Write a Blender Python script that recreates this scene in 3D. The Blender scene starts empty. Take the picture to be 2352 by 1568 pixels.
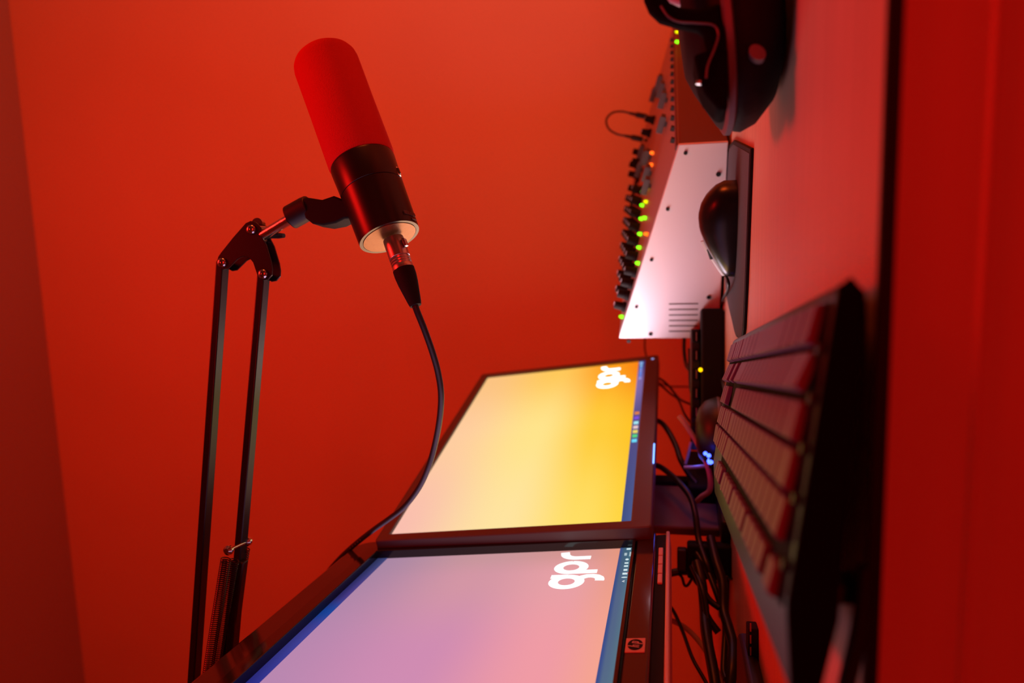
import bpy, bmesh, math, random
from mathutils import Vector, Matrix
S = bpy.context.scene
COL = S.collection
random.seed(4)

# ---------------------------------------------------------------- camera
FPX = 1690.0                       # focal length in pixels of a 2352 px wide frame
PITCH = math.atan(362 / FPX)       # the camera looks a little upward
YAW = math.radians(7.75)           # turned left of the wall's normal
CZ = 0.823                         # lens height: 73 mm above the desk top
R_ = Vector((math.cos(YAW), math.sin(YAW), 0))
FH = Vector((-math.sin(YAW), math.cos(YAW), 0))
CAM = Vector((0, 0, CZ))
Fd = FH * math.cos(PITCH) + Vector((0, 0, math.sin(PITCH)))
Ud = -FH * math.sin(PITCH) + Vector((0, 0, math.cos(PITCH)))
cam_data = bpy.data.cameras.new('camera')
cam = bpy.data.objects.new('camera', cam_data)
COL.objects.link(cam)
cam.matrix_world = Matrix(((-Ud.x, R_.x, -Fd.x, 0), (-Ud.y, R_.y, -Fd.y, 0), (-Ud.z, R_.z, -Fd.z, CZ), (0, 0, 0, 1)))
cam_data.sensor_width = 36
cam_data.sensor_fit = 'HORIZONTAL'
cam_data.lens = FPX / 2352 * 36
cam_data.clip_start = 0.01
cam_data.dof.use_dof = True
cam_data.dof.focus_distance = 0.66
cam_data.dof.aperture_fstop = 4.2
S.camera = cam

# ---------------------------------------------------------------- world, light, exposure
w = bpy.data.worlds.new('room_air')
S.world = w
w.use_nodes = True
w.node_tree.nodes['Background'].inputs[0].default_value = (0.6, 0.01, 0.01, 1)
w.node_tree.nodes['Background'].inputs[1].default_value = 0.0
S.view_settings.view_transform = 'Standard'
S.view_settings.look = 'None'
S.view_settings.gamma = 1
S.view_settings.exposure = 0.0
S.view_settings.use_curve_mapping = False
S.cycles.use_denoising = True
S.cycles.max_bounces = 8

def W3(X, Y, Z):
    """right / forward / up of the lens -> world"""
    return R_ * X + FH * Y + Vector((0, 0, CZ + Z))
def ray(x, y):
    v = (x - 1176) / FPX; u = (784 - y) / FPX
    return Vector((u, math.cos(PITCH) + v * math.sin(PITCH), math.sin(PITCH) - v * math.cos(PITCH)))
def at(x, y, Y):
    d = ray(x, y); d = d * (Y / d.y); return W3(*d)
def onz(x, y, Z=-0.073):
    d = ray(x, y); d = d * (Z / d.z); return W3(*d)

def lamp(name, loc, target, size, power, color, spread=180, shape='SQUARE', sy=None):
    L = bpy.data.lights.new(name, 'AREA'); L.size = size; L.energy = power; L.color = color
    L.shape = shape
    if sy: L.size_y = sy
    L.spread = math.radians(spread)
    o = bpy.data.objects.new(name, L); COL.objects.link(o)
    o.location = loc
    o.rotation_euler = (Vector(target) - Vector(loc)).to_track_quat('-Z', 'Y').to_euler()
    return o
RED = (1.0, 0.006, 0.004)
lamp('red_ceiling_lamp', W3(0.35, 0.1, 1.5), W3(0.0, 1.1, 0.0), 0.4, 15, RED)
lamp('red_fill_behind_lens', W3(0.2, -1.3, -0.20), W3(0.1, 1.2, 0.1), 0.9, 9, RED, shape='RECTANGLE', sy=0.14)  # added fill, low behind the lens, brightening the desk's front panel
lamp('orange_floor_lamp', W3(1.9, 0.55, 0.45), W3(0.6, 1.7, 0.15), 0.4, 11, (1.0, 0.10, 0.012))

# ---------------------------------------------------------------- materials
def mat(name, col, rough=0.5, metal=0.0, spec=0.5, coat=0.0, bump=None, noise=None, emis=None, estr=1.0, sheen=0.0):
    m = bpy.data.materials.new(name); m.use_nodes = True
    nt = m.node_tree; b = nt.nodes['Principled BSDF']
    b.inputs['Base Color'].default_value = (*col, 1)
    b.inputs['Roughness'].default_value = rough
    b.inputs['Metallic'].default_value = metal
    b.inputs['Specular IOR Level'].default_value = spec
    b.inputs['Coat Weight'].default_value = coat
    if sheen: b.inputs['Sheen Weight'].default_value = sheen
    if emis:
        b.inputs['Emission Color'].default_value = (*emis, 1); b.inputs['Emission Strength'].default_value = estr
    tc = nt.nodes.new('ShaderNodeTexCoord')
    if noise:   # (scale xyz, amount)
        mp = nt.nodes.new('ShaderNodeMapping'); mp.inputs['Scale'].default_value = noise[0]
        n = nt.nodes.new('ShaderNodeTexNoise'); n.inputs['Scale'].default_value = 1; n.inputs['Detail'].default_value = 4
        nt.links.new(tc.outputs['Object'], mp.inputs[0]); nt.links.new(mp.outputs[0], n.inputs['Vector'])
        cr = nt.nodes.new('ShaderNodeValToRGB')
        cr.color_ramp.elements[0].position = 0.3; cr.color_ramp.elements[1].position = 0.7
        cr.color_ramp.elements[0].color = (*[c * (1 - noise[1]) for c in col], 1)
        cr.color_ramp.elements[1].color = (*[min(1, c * (1 + noise[1])) for c in col], 1)
        nt.links.new(n.outputs['Fac'], cr.inputs[0]); nt.links.new(cr.outputs[0], b.inputs['Base Color'])
    if bump:    # (scale, strength)
        n2 = nt.nodes.new('ShaderNodeTexNoise'); n2.inputs['Scale'].default_value = bump[0]; n2.inputs['Detail'].default_value = 3
        nt.links.new(tc.outputs['Object'], n2.inputs['Vector'])
        bp = nt.nodes.new('ShaderNodeBump'); bp.inputs['Strength'].default_value = bump[1]; bp.inputs['Distance'].default_value = 0.001
        nt.links.new(n2.outputs['Fac'], bp.inputs['Height']); nt.links.new(bp.outputs[0], b.inputs['Normal'])
    return m
def glow(name, col, s=1.0):
    m = bpy.data.materials.new(name); m.use_nodes = True
    nt = m.node_tree; nt.nodes.clear()
    e = nt.nodes.new('ShaderNodeEmission'); e.inputs[0].default_value = (*col, 1); e.inputs[1].default_value = s
    o = nt.nodes.new('ShaderNodeOutputMaterial'); nt.links.new(e.outputs[0], o.inputs[0])
    return m
def srgb(r, g, b):
    return tuple(((c / 255) / 12.92 if c / 255 <= 0.04045 else ((c / 255 + 0.055) / 1.055) ** 2.4) for c in (r, g, b))

M_wall = mat('painted_wall', (0.74, 0.66, 0.46), 0.85, bump=(220, 0.25), noise=((3, 3, 3), 0.03))
M_ceil = mat('painted_ceiling', (0.50, 0.40, 0.52), 0.9, bump=(180, 0.2))
M_floor = mat('wooden_floor', (0.10, 0.07, 0.05), 0.5, noise=((2, 30, 1), 0.25))
M_desk = mat('desk_laminate', (0.62, 0.42, 0.30), 0.5, noise=((4, 160, 4), 0.07))
M_apron = mat('desk_front_wood', (0.62, 0.46, 0.40), 0.33, noise=((2, 2, 60), 0.05))
M_band = mat('black_edge_band', (0.006, 0.006, 0.006), 0.6, spec=0.2)
M_black = mat('black_plastic', (0.012, 0.012, 0.013), 0.45)
M_matte = mat('matte_black', (0.006, 0.006, 0.006), 0.75, spec=0.25)
M_gloss = mat('gloss_black', (0.01, 0.01, 0.011), 0.12)
M_mouse = mat('mouse_plastic', (0.008, 0.008, 0.009), 0.27)
M_frame = mat('grey_bezel', (0.09, 0.08, 0.09), 0.5)
M_column = mat('stand_grey', (0.16, 0.10, 0.10), 0.6)
M_lframe = mat('dark_bezel', (0.030, 0.024, 0.030), 0.10)
M_yoke = mat('yoke_black', (0.004, 0.004, 0.004), 0.8, spec=0.04)
M_silver = mat('silver_plastic', (0.55, 0.55, 0.57), 0.35)
M_steel = mat('steel', (0.75, 0.74, 0.72), 0.18, 1.0, bump=(90, 0.4))
M_bolt = mat('bolt_steel', (0.6, 0.6, 0.6), 0.15, 1.0)
M_nickel = mat('satin_nickel', (0.62, 0.60, 0.58), 0.3, 1.0)
M_arm = mat('arm_paint', (0.010, 0.010, 0.011), 0.32)
M_micbody = mat('mic_body_paint', (0.045, 0.045, 0.047), 0.33, 0.85)
M_foam = mat('foam', (0.62, 0.05, 0.04), 1.0, spec=0.0, bump=(900, 0.9), sheen=0.0)
M_plate = mat('end_plate_lit_orange', (0.19, 0.075, 0.022), 0.4, 0.6, bump=(120, 0.4))  # orange of the monitor's light is put into the grey plate's colour
M_panel = mat('white_enamel', (0.82, 0.81, 0.83), 0.42)
M_mixtop = mat('mixer_top', (0.30, 0.27, 0.27), 0.45)
M_mixfront = mat('mixer_front', (0.16, 0.09, 0.09), 0.65, spec=0.2)
M_key = mat('keycap', (0.14, 0.07, 0.18), 0.45, spec=0.10, bump=(500, 0.15))  # violet in the colour stands in for display light on dark keycaps
M_kbody = mat('keyboard_body', (0.006, 0.005, 0.007), 0.4, spec=0.25)
M_well = mat('key_well', (0.004, 0.004, 0.004), 0.8, spec=0.1)
M_pad = mat('mouse_mat_cloth', (0.075, 0.07, 0.085), 0.9, bump=(700, 0.4))
M_leather = mat('black_leatherette', (0.006, 0.005, 0.006), 0.6, spec=0.12, bump=(160, 0.5))
M_seam = mat('grey_seam', (0.12, 0.11, 0.13), 0.4)
M_white = glow('lit_white', (1, 1, 1), 1.15)
M_lav = mat('silver_button', (0.6, 0.55, 0.6), 0.4)
M_rubber = mat('cable_rubber', (0.012, 0.012, 0.012), 0.42)
M_redcable = mat('light_cable', (0.45, 0.3, 0.28), 0.4)
M_print = mat('grey_print', (0.10, 0.09, 0.10), 0.5)

# ---------------------------------------------------------------- mesh helpers
class MB:
    def __init__(s): s.bm = bmesh.new()
    def box(s, x0, x1, y0, y1, z0, z1, mtx=None):
        r = bmesh.ops.create_cube(s.bm, size=1)
        for v in r['verts']:
            v.co = Vector(((x0 + x1) / 2 + v.co.x * (x1 - x0), (y0 + y1) / 2 + v.co.y * (y1 - y0), (z0 + z1) / 2 + v.co.z * (z1 - z0)))
            if mtx: v.co = mtx @ v.co
        return s
    def lathe(s, prof, n=48, mtx=None):
        """profile of (r, z) about z"""
        rings = []
        for r, z in prof:
            if r < 1e-6:
                rings.append([s.bm.verts.new((mtx or Matrix()) @ Vector((0, 0, z)))])
            else:
                rings.append([s.bm.verts.new((mtx or Matrix()) @ Vector((r * math.cos(a * 2 * math.pi / n), r * math.sin(a * 2 * math.pi / n), z))) for a in range(n)])
        for A, B in zip(rings, rings[1:]):
            if len(A) == 1 and len(B) == 1: continue
            for i in range(n):
                j = (i + 1) % n
                if len(A) == 1: s.bm.faces.new((A[0], B[j], B[i]))
                elif len(B) == 1: s.bm.faces.new((A[i], A[j], B[0]))
                else: s.bm.faces.new((A[i], A[j], B[j], B[i]))
        return s
    def prism(s, pts, vec):
        """closed planar polygon of 3-D points, swept by vec"""
        a = [s.bm.verts.new(p) for p in pts]; b = [s.bm.verts.new(Vector(p) + Vector(vec)) for p in pts]
        s.bm.faces.new(a); s.bm.faces.new(b[::-1])
        for i in range(len(a)):
            j = (i + 1) % len(a); s.bm.faces.new((a[j], a[i], b[i], b[j]))
        return s
    def tube(s, pts, r, n=12, flat=1.0):
        pts = [Vector(p) for p in pts]
        rad = r if isinstance(r, (list, tuple)) else [r] * len(pts)
        up = None; rings = []
        for i, p in enumerate(pts):
            t = (pts[min(i + 1, len(pts) - 1)] - pts[max(i - 1, 0)]).normalized()
            if up is None:
                up = t.orthogonal().normalized()
            up = (up - t * up.dot(t)).normalized(); q = t.cross(up)
            rings.append([s.bm.verts.new(p + (up * math.cos(k * 2 * math.pi / n) + q * math.sin(k * 2 * math.pi / n) * flat) * rad[i]) for k in range(n)])
        for A, B in zip(rings, rings[1:]):
            for i in range(n):
                j = (i + 1) % n; s.bm.faces.new((A[i], A[j], B[j], B[i]))
        s.bm.faces.new(rings[0][::-1]); s.bm.faces.new(rings[-1])
        return s
    def build(s, name, m, parent=None, smooth=True, bevel=0, seg=2, label=None):
        bmesh.ops.recalc_face_normals(s.bm, faces=s.bm.faces[:])
        me = bpy.data.meshes.new(name); s.bm.to_mesh(me); s.bm.free()
        me.materials.append(m)
        o = bpy.data.objects.new(name, me); COL.objects.link(o)
        if smooth:
            for f in me.polygons: f.use_smooth = True
            try: me.set_sharp_from_angle(angle=math.radians(38))
            except Exception: pass
        if bevel:
            b = o.modifiers.new('edge', 'BEVEL'); b.width = bevel; b.segments = seg; b.limit_method = 'ANGLE'; b.angle_limit = math.radians(40)
        if parent: o.parent = parent
        if label: o['label'] = label
        return o
def smoothline(pts, k=8):
    """Catmull-Rom through the points"""
    P = [Vector(p) for p in pts]; P = [P[0] * 2 - P[1]] + P + [P[-1] * 2 - P[-2]]
    out = []
    for i in range(1, len(P) - 2):
        a, b, c, d = P[i - 1:i + 3]
        for j in range(k):
            t = j / k
            out.append(0.5 * ((2 * b) + (c - a) * t + (2 * a - 5 * b + 4 * c - d) * t * t + (3 * b - a - 3 * c + d) * t ** 3))
    out.append(P[-2]); return out
def tag(o, label, cat, group=None, kind=None):
    o['label'] = label; o['category'] = cat
    if group: o['group'] = group
    if kind: o['kind'] = kind
    return o
def thing(name, label, cat, loc, rz=0, group=None):
    o = bpy.data.objects.new(name, None); COL.objects.link(o); o.empty_display_size = 0.02
    o.location = loc; o.rotation_euler = (0, 0, rz)
    return tag(o, label, cat, group)
def structure(o, label, cat):
    o['kind'] = 'structure'; o['label'] = label; o['category'] = cat; return o
def heading(deg):      # a local x axis that points 'deg' right of the lens's forward direction
    return math.radians(90 - deg) + YAW
def copy_part(o, parent):
    c = o.copy(); COL.objects.link(c); c.parent = parent; return c

# ---------------------------------------------------------------- room
WY = 1.72; CEIL = 2.522
structure(MB().box(-2.6, 2.6, WY, WY + 0.1, 0, CEIL + 0.1).build('wall_back', M_wall, smooth=False), 'plain wall behind the desk washed in red and orange light', 'wall')
structure(MB().box(-2.7, -2.6, -2.6, WY + 0.1, 0, CEIL + 0.1).build('wall_left', M_wall, smooth=False), 'side wall left of the desk', 'wall')
structure(MB().box(2.6, 2.7, -2.6, WY + 0.1, 0, CEIL + 0.1).build('wall_right', M_wall, smooth=False), 'side wall right of the desk', 'wall')
structure(MB().box(-2.7, 2.7, -2.7, -2.6, 0, CEIL + 0.1).build('wall_front', M_wall, smooth=False), 'wall behind the camera', 'wall')
structure(MB().box(-2.7, 2.7, -2.7, WY + 0.1, CEIL, CEIL + 0.1).build('ceiling', M_ceil, smooth=False), 'dark red strip of ceiling above the wall', 'ceiling')
structure(MB().box(-2.7, 2.7, -2.7, WY + 0.1, -0.1, 0).build('floor', M_floor, smooth=False), 'floor under the desk', 'floor')

# ---------------------------------------------------------------- desk
DY = 0.2865
desk = thing('desk', 'wooden desk with a black edge line carrying the keyboard, monitors and mixer', 'desk', (0, 1.0, 0))
def dp(mb): return mb
MB().box(-1.25, 1.25, DY - 1.0, WY - 0.005 - 1.0, 0.732, 0.75).build('desk_top', M_desk, desk, smooth=False)
MB().box(-1.25, 1.25, DY - 1.0 - 0.003, DY - 1.0, 0.7452, 0.7503).build('edge_band', M_band, desk, smooth=False, label='black line along the desk edge')
ap = MB().box(-1.25, 1.25, DY - 1.0 - 0.0015, DY - 1.0 + 0.02, 0.56, 0.7451)
ap.build('front_panel', M_apron, desk, smooth=False)
MB().tube([(-1.25, DY - 1.0 - 0.0012, 0.7165), (1.25, DY - 1.0 - 0.0012, 0.7165)], 0.0016, 16).build('moulding', M_apron, desk)
for sx in (-1.2, 1.2):
    for yy in (DY - 1 + 0.06, WY - 1 - 0.08):
        MB().box(sx - 0.03, sx + 0.03, yy - 0.03, yy + 0.03, 0, 0.732).build('leg', M_apron, desk, smooth=False)

# ---------------------------------------------------------------- screens
def screen_mat(name, stops_x, rows, strength):
    """rows: (z, [(x, colour), ...]) ; bilinear picture shown on the display, in panel coordinates"""
    m = bpy.data.materials.new(name); m.use_nodes = True
    nt = m.node_tree; nt.nodes.clear()
    tc = nt.nodes.new('ShaderNodeTexCoord'); sp = nt.nodes.new('ShaderNodeSeparateXYZ')
    nt.links.new(tc.outputs['Object'], sp.inputs[0])
    cols = []
    for z, st in rows:
        mr = nt.nodes.new('ShaderNodeMapRange'); mr.inputs[1].default_value = 0; mr.inputs[2].default_value = stops_x
        nt.links.new(sp.outputs[0], mr.inputs[0])
        cr = nt.nodes.new('ShaderNodeValToRGB'); el = cr.color_ramp.elements
        cr.color_ramp.interpolation = 'EASE'
        while len(el) < len(st): el.new(0.5)
        for e, (x, c) in zip(el, st): e.position = x; e.color = (*srgb(*c), 1)
        nt.links.new(mr.outputs[0], cr.inputs[0]); cols.append((z, cr.outputs[0]))
    cur = cols[0][1]
    for (z0, _), (z1, c1) in zip(cols, cols[1:]):
        mr = nt.nodes.new('ShaderNodeMapRange'); mr.inputs[1].default_value = z0; mr.inputs[2].default_value = z1
        mr.interpolation_type = 'SMOOTHSTEP'
        nt.links.new(sp.outputs[2], mr.inputs[0])
        mx = nt.nodes.new('ShaderNodeMix'); mx.data_type = 'RGBA'
        nt.links.new(mr.outputs[0], mx.inputs['Factor']); nt.links.new(cur, mx.inputs[6]); nt.links.new(c1, mx.inputs[7])
        cur = mx.outputs[2]
    e = nt.nodes.new('ShaderNodeEmission'); e.inputs[1].default_value = strength
    nt.links.new(cur, e.inputs[0])
    o = nt.nodes.new('ShaderNodeOutputMaterial'); nt.links.new(e.outputs[0], o.inputs[0])
    return m

def stroke(mb, pts, wd, y, cap=False):
    """flat ribbon of width wd in the panel plane"""
    P = [Vector((p[0], 0, p[1])) for p in pts]; L = []; Rr = []
    for i, p in enumerate(P):
        t = (P[min(i + 1, len(P) - 1)] - P[max(i - 1, 0)]).normalized(); n = Vector((-t.z, 0, t.x)) * wd / 2
        L.append(mb.bm.verts.new((p.x + n.x, y, p.z + n.z))); Rr.append(mb.bm.verts.new((p.x - n.x, y, p.z - n.z)))
    for i in range(len(P) - 1): mb.bm.faces.new((L[i], L[i + 1], Rr[i + 1], Rr[i]))
def arc(cx, cz, r, a0, a1, n=24):
    return [(cx + r * math.cos(math.radians(a0 + (a1 - a0) * i / n)), cz + r * math.sin(math.radians(a0 + (a1 - a0) * i / n))) for i in range(n + 1)]
def gpr(dx, dz, parent, M_white=M_white):
    y = -0.0006; g = MB()
    stroke(g, [(a + dx, b + dz) for a, b in arc(.3838, .0612, .0130, 0, 360, 40)], .0095, y)
    stroke(g, [(.3972 + dx, .0786 + dz), (.3972 + dx, .0612 + dz)], .0095, y - .0001)
    tl = [(.3900, .0505), (.3945, .0460), (.3968, .0420), (.3970, .0370), (.3950, .0325), (.3915, .0296), (.3870, .0287), (.3842, .0290)]
    stroke(g, [(a + dx, b + dz) for a, b in tl], .0092, y - .0001)
    g.build('letter_g', M_white, parent, smooth=False)
    q = MB()
    stroke(q, [(a + dx, b + dz) for a, b in arc(.4212, .0612, .0130, 0, 360, 40)], .0095, y)
    stroke(q, [(.4083 + dx, .0332 + dz), (.4083 + dx, .0612 + dz)], .0095, y - .0001)
    q.build('letter_p', M_white, parent, smooth=False)
    r = MB()
    stroke(r, [(.4475 + dx, .0437 + dz), (.4475 + dx, .0590 + dz)] + [(a + dx, b + dz) for a, b in arc(.4610, .0590, .0135, 180, 100, 12)] + [(.4652 + dx, .0733 + dz)], .0096, y)
    r.build('letter_r', M_white, parent, smooth=False)
def rect(mb, x0, x1, z0, z1, y):
    v = [mb.bm.verts.new(c) for c in ((x0, y, z0), (x1, y, z0), (x1, y, z1), (x0, y, z1))]; mb.bm.faces.new(v)
def rring(mb, x0, x1, z0, z1, X0, X1, Z0, Z1, y0, y1, rad=0.0):
    """rectangular frame from outer X0.. to inner x0.., front y0 back y1"""
    def loop(a, b, c, d, r, n=6):
        pts = []
        for cx, cz, s0 in ((b - r, d - r, 0), (a + r, d - r, 90), (a + r, c + r, 180), (b - r, c + r, 270)):
            for i in range(n + 1):
                an = math.radians(s0 + 90 * i / n); pts.append((cx + r * math.cos(an), cz + r * math.sin(an)))
        return pts
    O = loop(X0, X1, Z0, Z1, max(rad, 1e-4)); I = loop(x0, x1, z0, z1, 1e-4)
    n = len(O)
    vs = [[mb.bm.verts.new((p[0], y, p[1])) for p in L] for L, y in ((O, y0), (O, y1), (I, y1), (I, y0))]
    for A, B in zip(vs, vs[1:] + vs[:1]):
        for i in range(n):
            j = (i + 1) % n; mb.bm.faces.new((A[i], A[j], B[j], B[i]))

def monitor(name, label, o_cam, yaw_deg, tilt_deg, W, H):
    """the root stands on the desk below the display; panel children share the tilt"""
    base = W3(o_cam[0], o_cam[1], -0.073)
    root = thing(name, label, 'monitor', base, heading(yaw_deg), 'computer monitors')
    up = o_cam[2] + 0.073
    def put(o):
        o.location = (0, 0, up); o.rotation_euler = (math.radians(-tilt_deg) * -1 * -1, 0, 0); return o
    return root, put, up

# --- far monitor: yellow desktop
rm, rput, rup = monitor('computer_monitor', 'black monitor showing a bright yellow desktop, the farther of the two', (-.1986, .8126, .0409), 18.97, 7.0, .509, .286)
TILT_NEG = True
f = MB(); rring(f, 0, .509, 0, .286, -.014, .521, -.0225, .2995, -.004, .014, .004)
rput(f.build('bezel', M_frame, rm, bevel=.0015))
rput(MB().box(-.0135, .5205, .0145, .028, -.021, .298).build('rear_shell', M_black, rm, bevel=.006))
rput(MB().box(.10, .41, .0285, .055, .05, .25).build('rear_bulge', M_black, rm, bevel=.015))
sm = screen_mat('yellow_desktop', .509, [
    (.000, [(0, (255, 212, 60)), (.45, (255, 196, 40)), (1, (250, 130, 20))]),
    (.060, [(0, (255, 222, 100)), (.5, (255, 205, 60)), (1, (255, 160, 30))]),
    (.150, [(0, (255, 228, 160)), (.5, (255, 228, 140)), (1, (255, 200, 90))]),
    (.286, [(0, (250, 190, 175)), (.5, (255, 205, 160)), (1, (252, 195, 130))])], 1.0)
d = MB(); rect(d, 0, .509, 0, .286, .0005); scr = rput(d.build('display', sm, rm, smooth=False, label='yellow desktop picture'))
t = MB(); rect(t, 0, .509, 0, .0112, 0)
tb = t.build('taskbar', screen_mat('taskbar_violet', .509, [(0, [(0, (80, 95, 150)), (.5, (90, 80, 135)), (.8, (130, 105, 165)), (1, (60, 60, 130))]), (.0112, [(0, (70, 85, 140)), (.5, (90, 80, 140)), (.8, (140, 115, 180)), (1, (60, 60, 130))])], 0.9), scr, smooth=False, label='violet blue taskbar')
gpr(.033, -.002, scr, glow('lit_logo', (1, 1, 1), 2.2))
def dot(parent, name, x, z, rx, rz, col, s=1.0, y=-.0006, sq=False):
    g = MB()
    if sq: rect(g, x - rx, x + rx, z - rz, z + rz, y)
    else:
        v = [g.bm.verts.new((x + rx * math.cos(a * math.pi / 8), y, z + rz * math.sin(a * math.pi / 8))) for a in range(16)]; g.bm.faces.new(v)
    return g.build(name, glow('icon_' + name, tuple(srgb(*col)), s), parent, smooth=False)
dot(scr, 'weather_icon', .4985, .0066, .0050, .0034, (150, 190, 245), 1.0)
for k, (x, c) in enumerate([(.486, (150, 205, 250)), (.474, (120, 160, 245)), (.462, (150, 160, 240)), (.450, (110, 150, 250)), (.438, (110, 140, 240)), (.427, (170, 160, 230))]):
    dot(scr, 'weather_text', x, .0064, .0050, .0020, c, 0.9, sq=True)
for x, c in [(.2905, (225, 130, 70)), (.274, (130, 80, 220)), (.2575, (170, 235, 245)), (.243, (235, 200, 200)), (.229, (240, 215, 100)), (.2155, (90, 210, 130)), (.201, (110, 220, 250))]:
    dot(scr, 'taskbar_icon', x, .0056, .0048, .0034, c, 1.0, sq=True)
rput(dot(rm, 'power_light', .502, -.0130, .0022, .0022, (170, 180, 255), 1.4, y=-.0046))
# column and foot
st = MB().box(.13, .245, .085, .098, .010, rup + .16); st.build('stand_column', M_column, rm, bevel=.003)
MB().box(.233, .252, .078, .110, .010, rup + .16).build('column_rail', M_matte, rm, bevel=.002)
MB().box(.10, .29, .056, .200, .0, .012).build('stand_foot', M_black, rm, bevel=.004)
MB().box(.15, .235, .05, .09, rup + .09, rup + .16).build('neck_block', M_black, rm, bevel=.004)

rput(MB().box(.125, .178, -.0056, -.0046, -.0229, -.0212).build('blue_reflection_bar', glow('reflection_blue', (.16, .32, 1.0), 3.0), rm, smooth=False))  # glowing bar standing in for the hub's blue light reflected on the bezel

# --- near monitor: pink desktop
lm, lput, lup = monitor('computer_monitor', 'wide monitor showing a lilac pink desktop, the nearer one with square badge', (-.2579, .3297, .0376), 4.39, 5.96, .474, .296)
f = MB(); rring(f, -.004, .478, -.004, .300, -.038, .512, -.0245, .336, -.008, .012, .02)
lput(f.build('bezel', M_lframe, lm, bevel=.003, label='glossy dark bezel'))
f = MB(); rring(f, 0, .474, 0, .296, -.012, .486, -.003, .310, -.0092, .004, .002)
lput(f.build('screen_surround', M_gloss, lm, bevel=.0008, label='black inner rim around the screen'))
lput(MB().box(-.03, .504, .0125, .035, -.018, .330).build('rear_shell', M_black, lm, bevel=.01))
lput(MB().box(.08, .39, .0355, .07, .05, .25).build('rear_bulge', M_black, lm, bevel=.02))
sm2 = screen_mat('pink_desktop', .474, [
    (.000, [(0, (250, 170, 135)), (.5, (246, 165, 140)), (1, (232, 152, 125))]),
    (.060, [(0, (240, 150, 160)), (.5, (240, 155, 165)), (.85, (232, 160, 165)), (1, (212, 150, 145))]),
    (.160, [(0, (205, 140, 195)), (.5, (208, 140, 178)), (.85, (212, 150, 165)), (1, (200, 150, 155))]),
    (.296, [(0, (150, 130, 190)), (.5, (185, 135, 175)), (1, (170, 135, 165))])], 1.0)
d = MB(); rect(d, 0, .474, 0, .296, .0005); scr2 = lput(d.build('display', sm2, lm, smooth=False, label='lilac pink desktop picture'))
t = MB(); rect(t, 0, .474, 0, .0145, 0)
t.build('taskbar', screen_mat('taskbar_teal', .474, [(0, [(0, (95, 125, 140)), (.7, (92, 120, 138)), (1, (70, 112, 128))]), (.0095, [(0, (95, 120, 142)), (.7, (88, 105, 140)), (1, (70, 100, 125))]), (.0135, [(0, (65, 80, 150)), (1, (65, 85, 140))])], 0.9), scr2, smooth=False, label='teal taskbar')
t = MB(); rect(t, 0, .474, .2835, .296, 0)
t.build('window_edge', screen_mat('blue_strip', .474, [(.283, [(0, (15, 60, 190)), (.35, (50, 50, 150)), (.62, (70, 70, 160)), (.70, (35, 75, 165)), (.78, (80, 65, 145)), (1, (70, 75, 130))]), (.296, [(0, (10, 50, 170)), (.35, (40, 40, 130)), (.62, (60, 60, 140)), (.70, (25, 65, 150)), (.78, (50, 45, 110)), (1, (50, 55, 100))])], 0.85), scr2, smooth=False, label='blue strip along the top of the screen')
gpr(0, 0, scr2)
WH = (225, 245, 250)
dot(scr2, 'taskbar_icon', .4682, .0052, .0022, .0022, WH, .95, sq=True)
for z, n in ((.0075, 5), (.0022, 8)):   # the two lines of the clock
    for k in range(n):
        dot(scr2, 'clock_digit', .4526 + (k - (n - 1) / 2) * .0016, z, .0005, .0014, WH, .85, sq=True)
for x, rx, rz in [(.4376, .0026, .0018), (.4276, .0019, .0019), (.4192, .0020, .0020), (.4091, .0024, .0019), (.3995, .0024, .0024), (.3902, .0014, .0030)]:
    dot(scr2, 'taskbar_icon', x, .0052, rx, rz, WH, .9, sq=abs(rx - rz) < .0007)
dot(scr2, 'status_badge', .4012, .0030, .0010, .0010, (235, 80, 90), .9)
g = MB(); stroke(g, [(.3787, .0044), (.3805, .0066), (.3823, .0044)], .0008, -.0006)
g.build('tray_arrow', M_white, scr2, smooth=False)
# strip below the bezel with its buttons
lput(MB().box(-.030, .500, -.004, .010, -.0345, -.0240).build('lower_groove', M_matte, lm, bevel=.001))
lput(MB().box(-.032, .502, -.007, .014, -.0385, -.0346).build('lower_trim', M_lav, lm, bevel=.0012, label='thin silver trim under the monitor'))
for k in range(4):
    x = .4535 - k * .0235
    lput(MB().box(x - .0112 - .0110 + .0005, x - .0005, -.0062, -.0035, -.0318, -.0272).build('button', M_lav, lm, bevel=.0008, label='silver button'))
# square badge
M_badge = mat('badge_silver', (0.62, 0.42, 0.40), 0.45)
bx0, bx1, bz0, bz1 = .2255, .2475, -.0205, -.0058
bd = lput(MB().box(bx0, bx1, -.0088, -.0078, bz0, bz1).build('maker_badge', M_badge, lm, smooth=False, bevel=.0003, label='square silver badge with dark ellipse'))
cx, cz = (bx0 + bx1) / 2, (bz0 + bz1) / 2
e = MB(); v = [e.bm.verts.new((cx + .0088 * math.cos(a * math.pi / 20), -.0090, cz + .0058 * math.sin(a * math.pi / 20))) for a in range(40)]; e.bm.faces.new(v)
e.build('badge_ellipse', M_matte, bd, smooth=False)
e = MB()
for pts in ([(cx - .0018, cz + .0058), (cx - .0045, cz - .0030)], [(cx - .0036, cz + .0008), (cx - .0010, cz + .0016), (cx - .0018, cz - .0030)],
            [(cx + .0030, cz + .0026), (cx + .0006, cz - .0058)], [(cx + .0030, cz + .0022), (cx + .0050, cz + .0018), (cx + .0040, cz - .0018), (cx + .0018, cz - .0024)]):
    stroke(e, pts, .0012, -.0092)
e.build('badge_letters', M_badge, bd, smooth=False)
e = MB()
for k, h in enumerate((1, .8, 1, .6, 1, .9)): rect(e, .4725 + k * .0022, .4725 + k * .0022 + .0012, -.0112, -.0112 + .0030 * h, -.0085)
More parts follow.
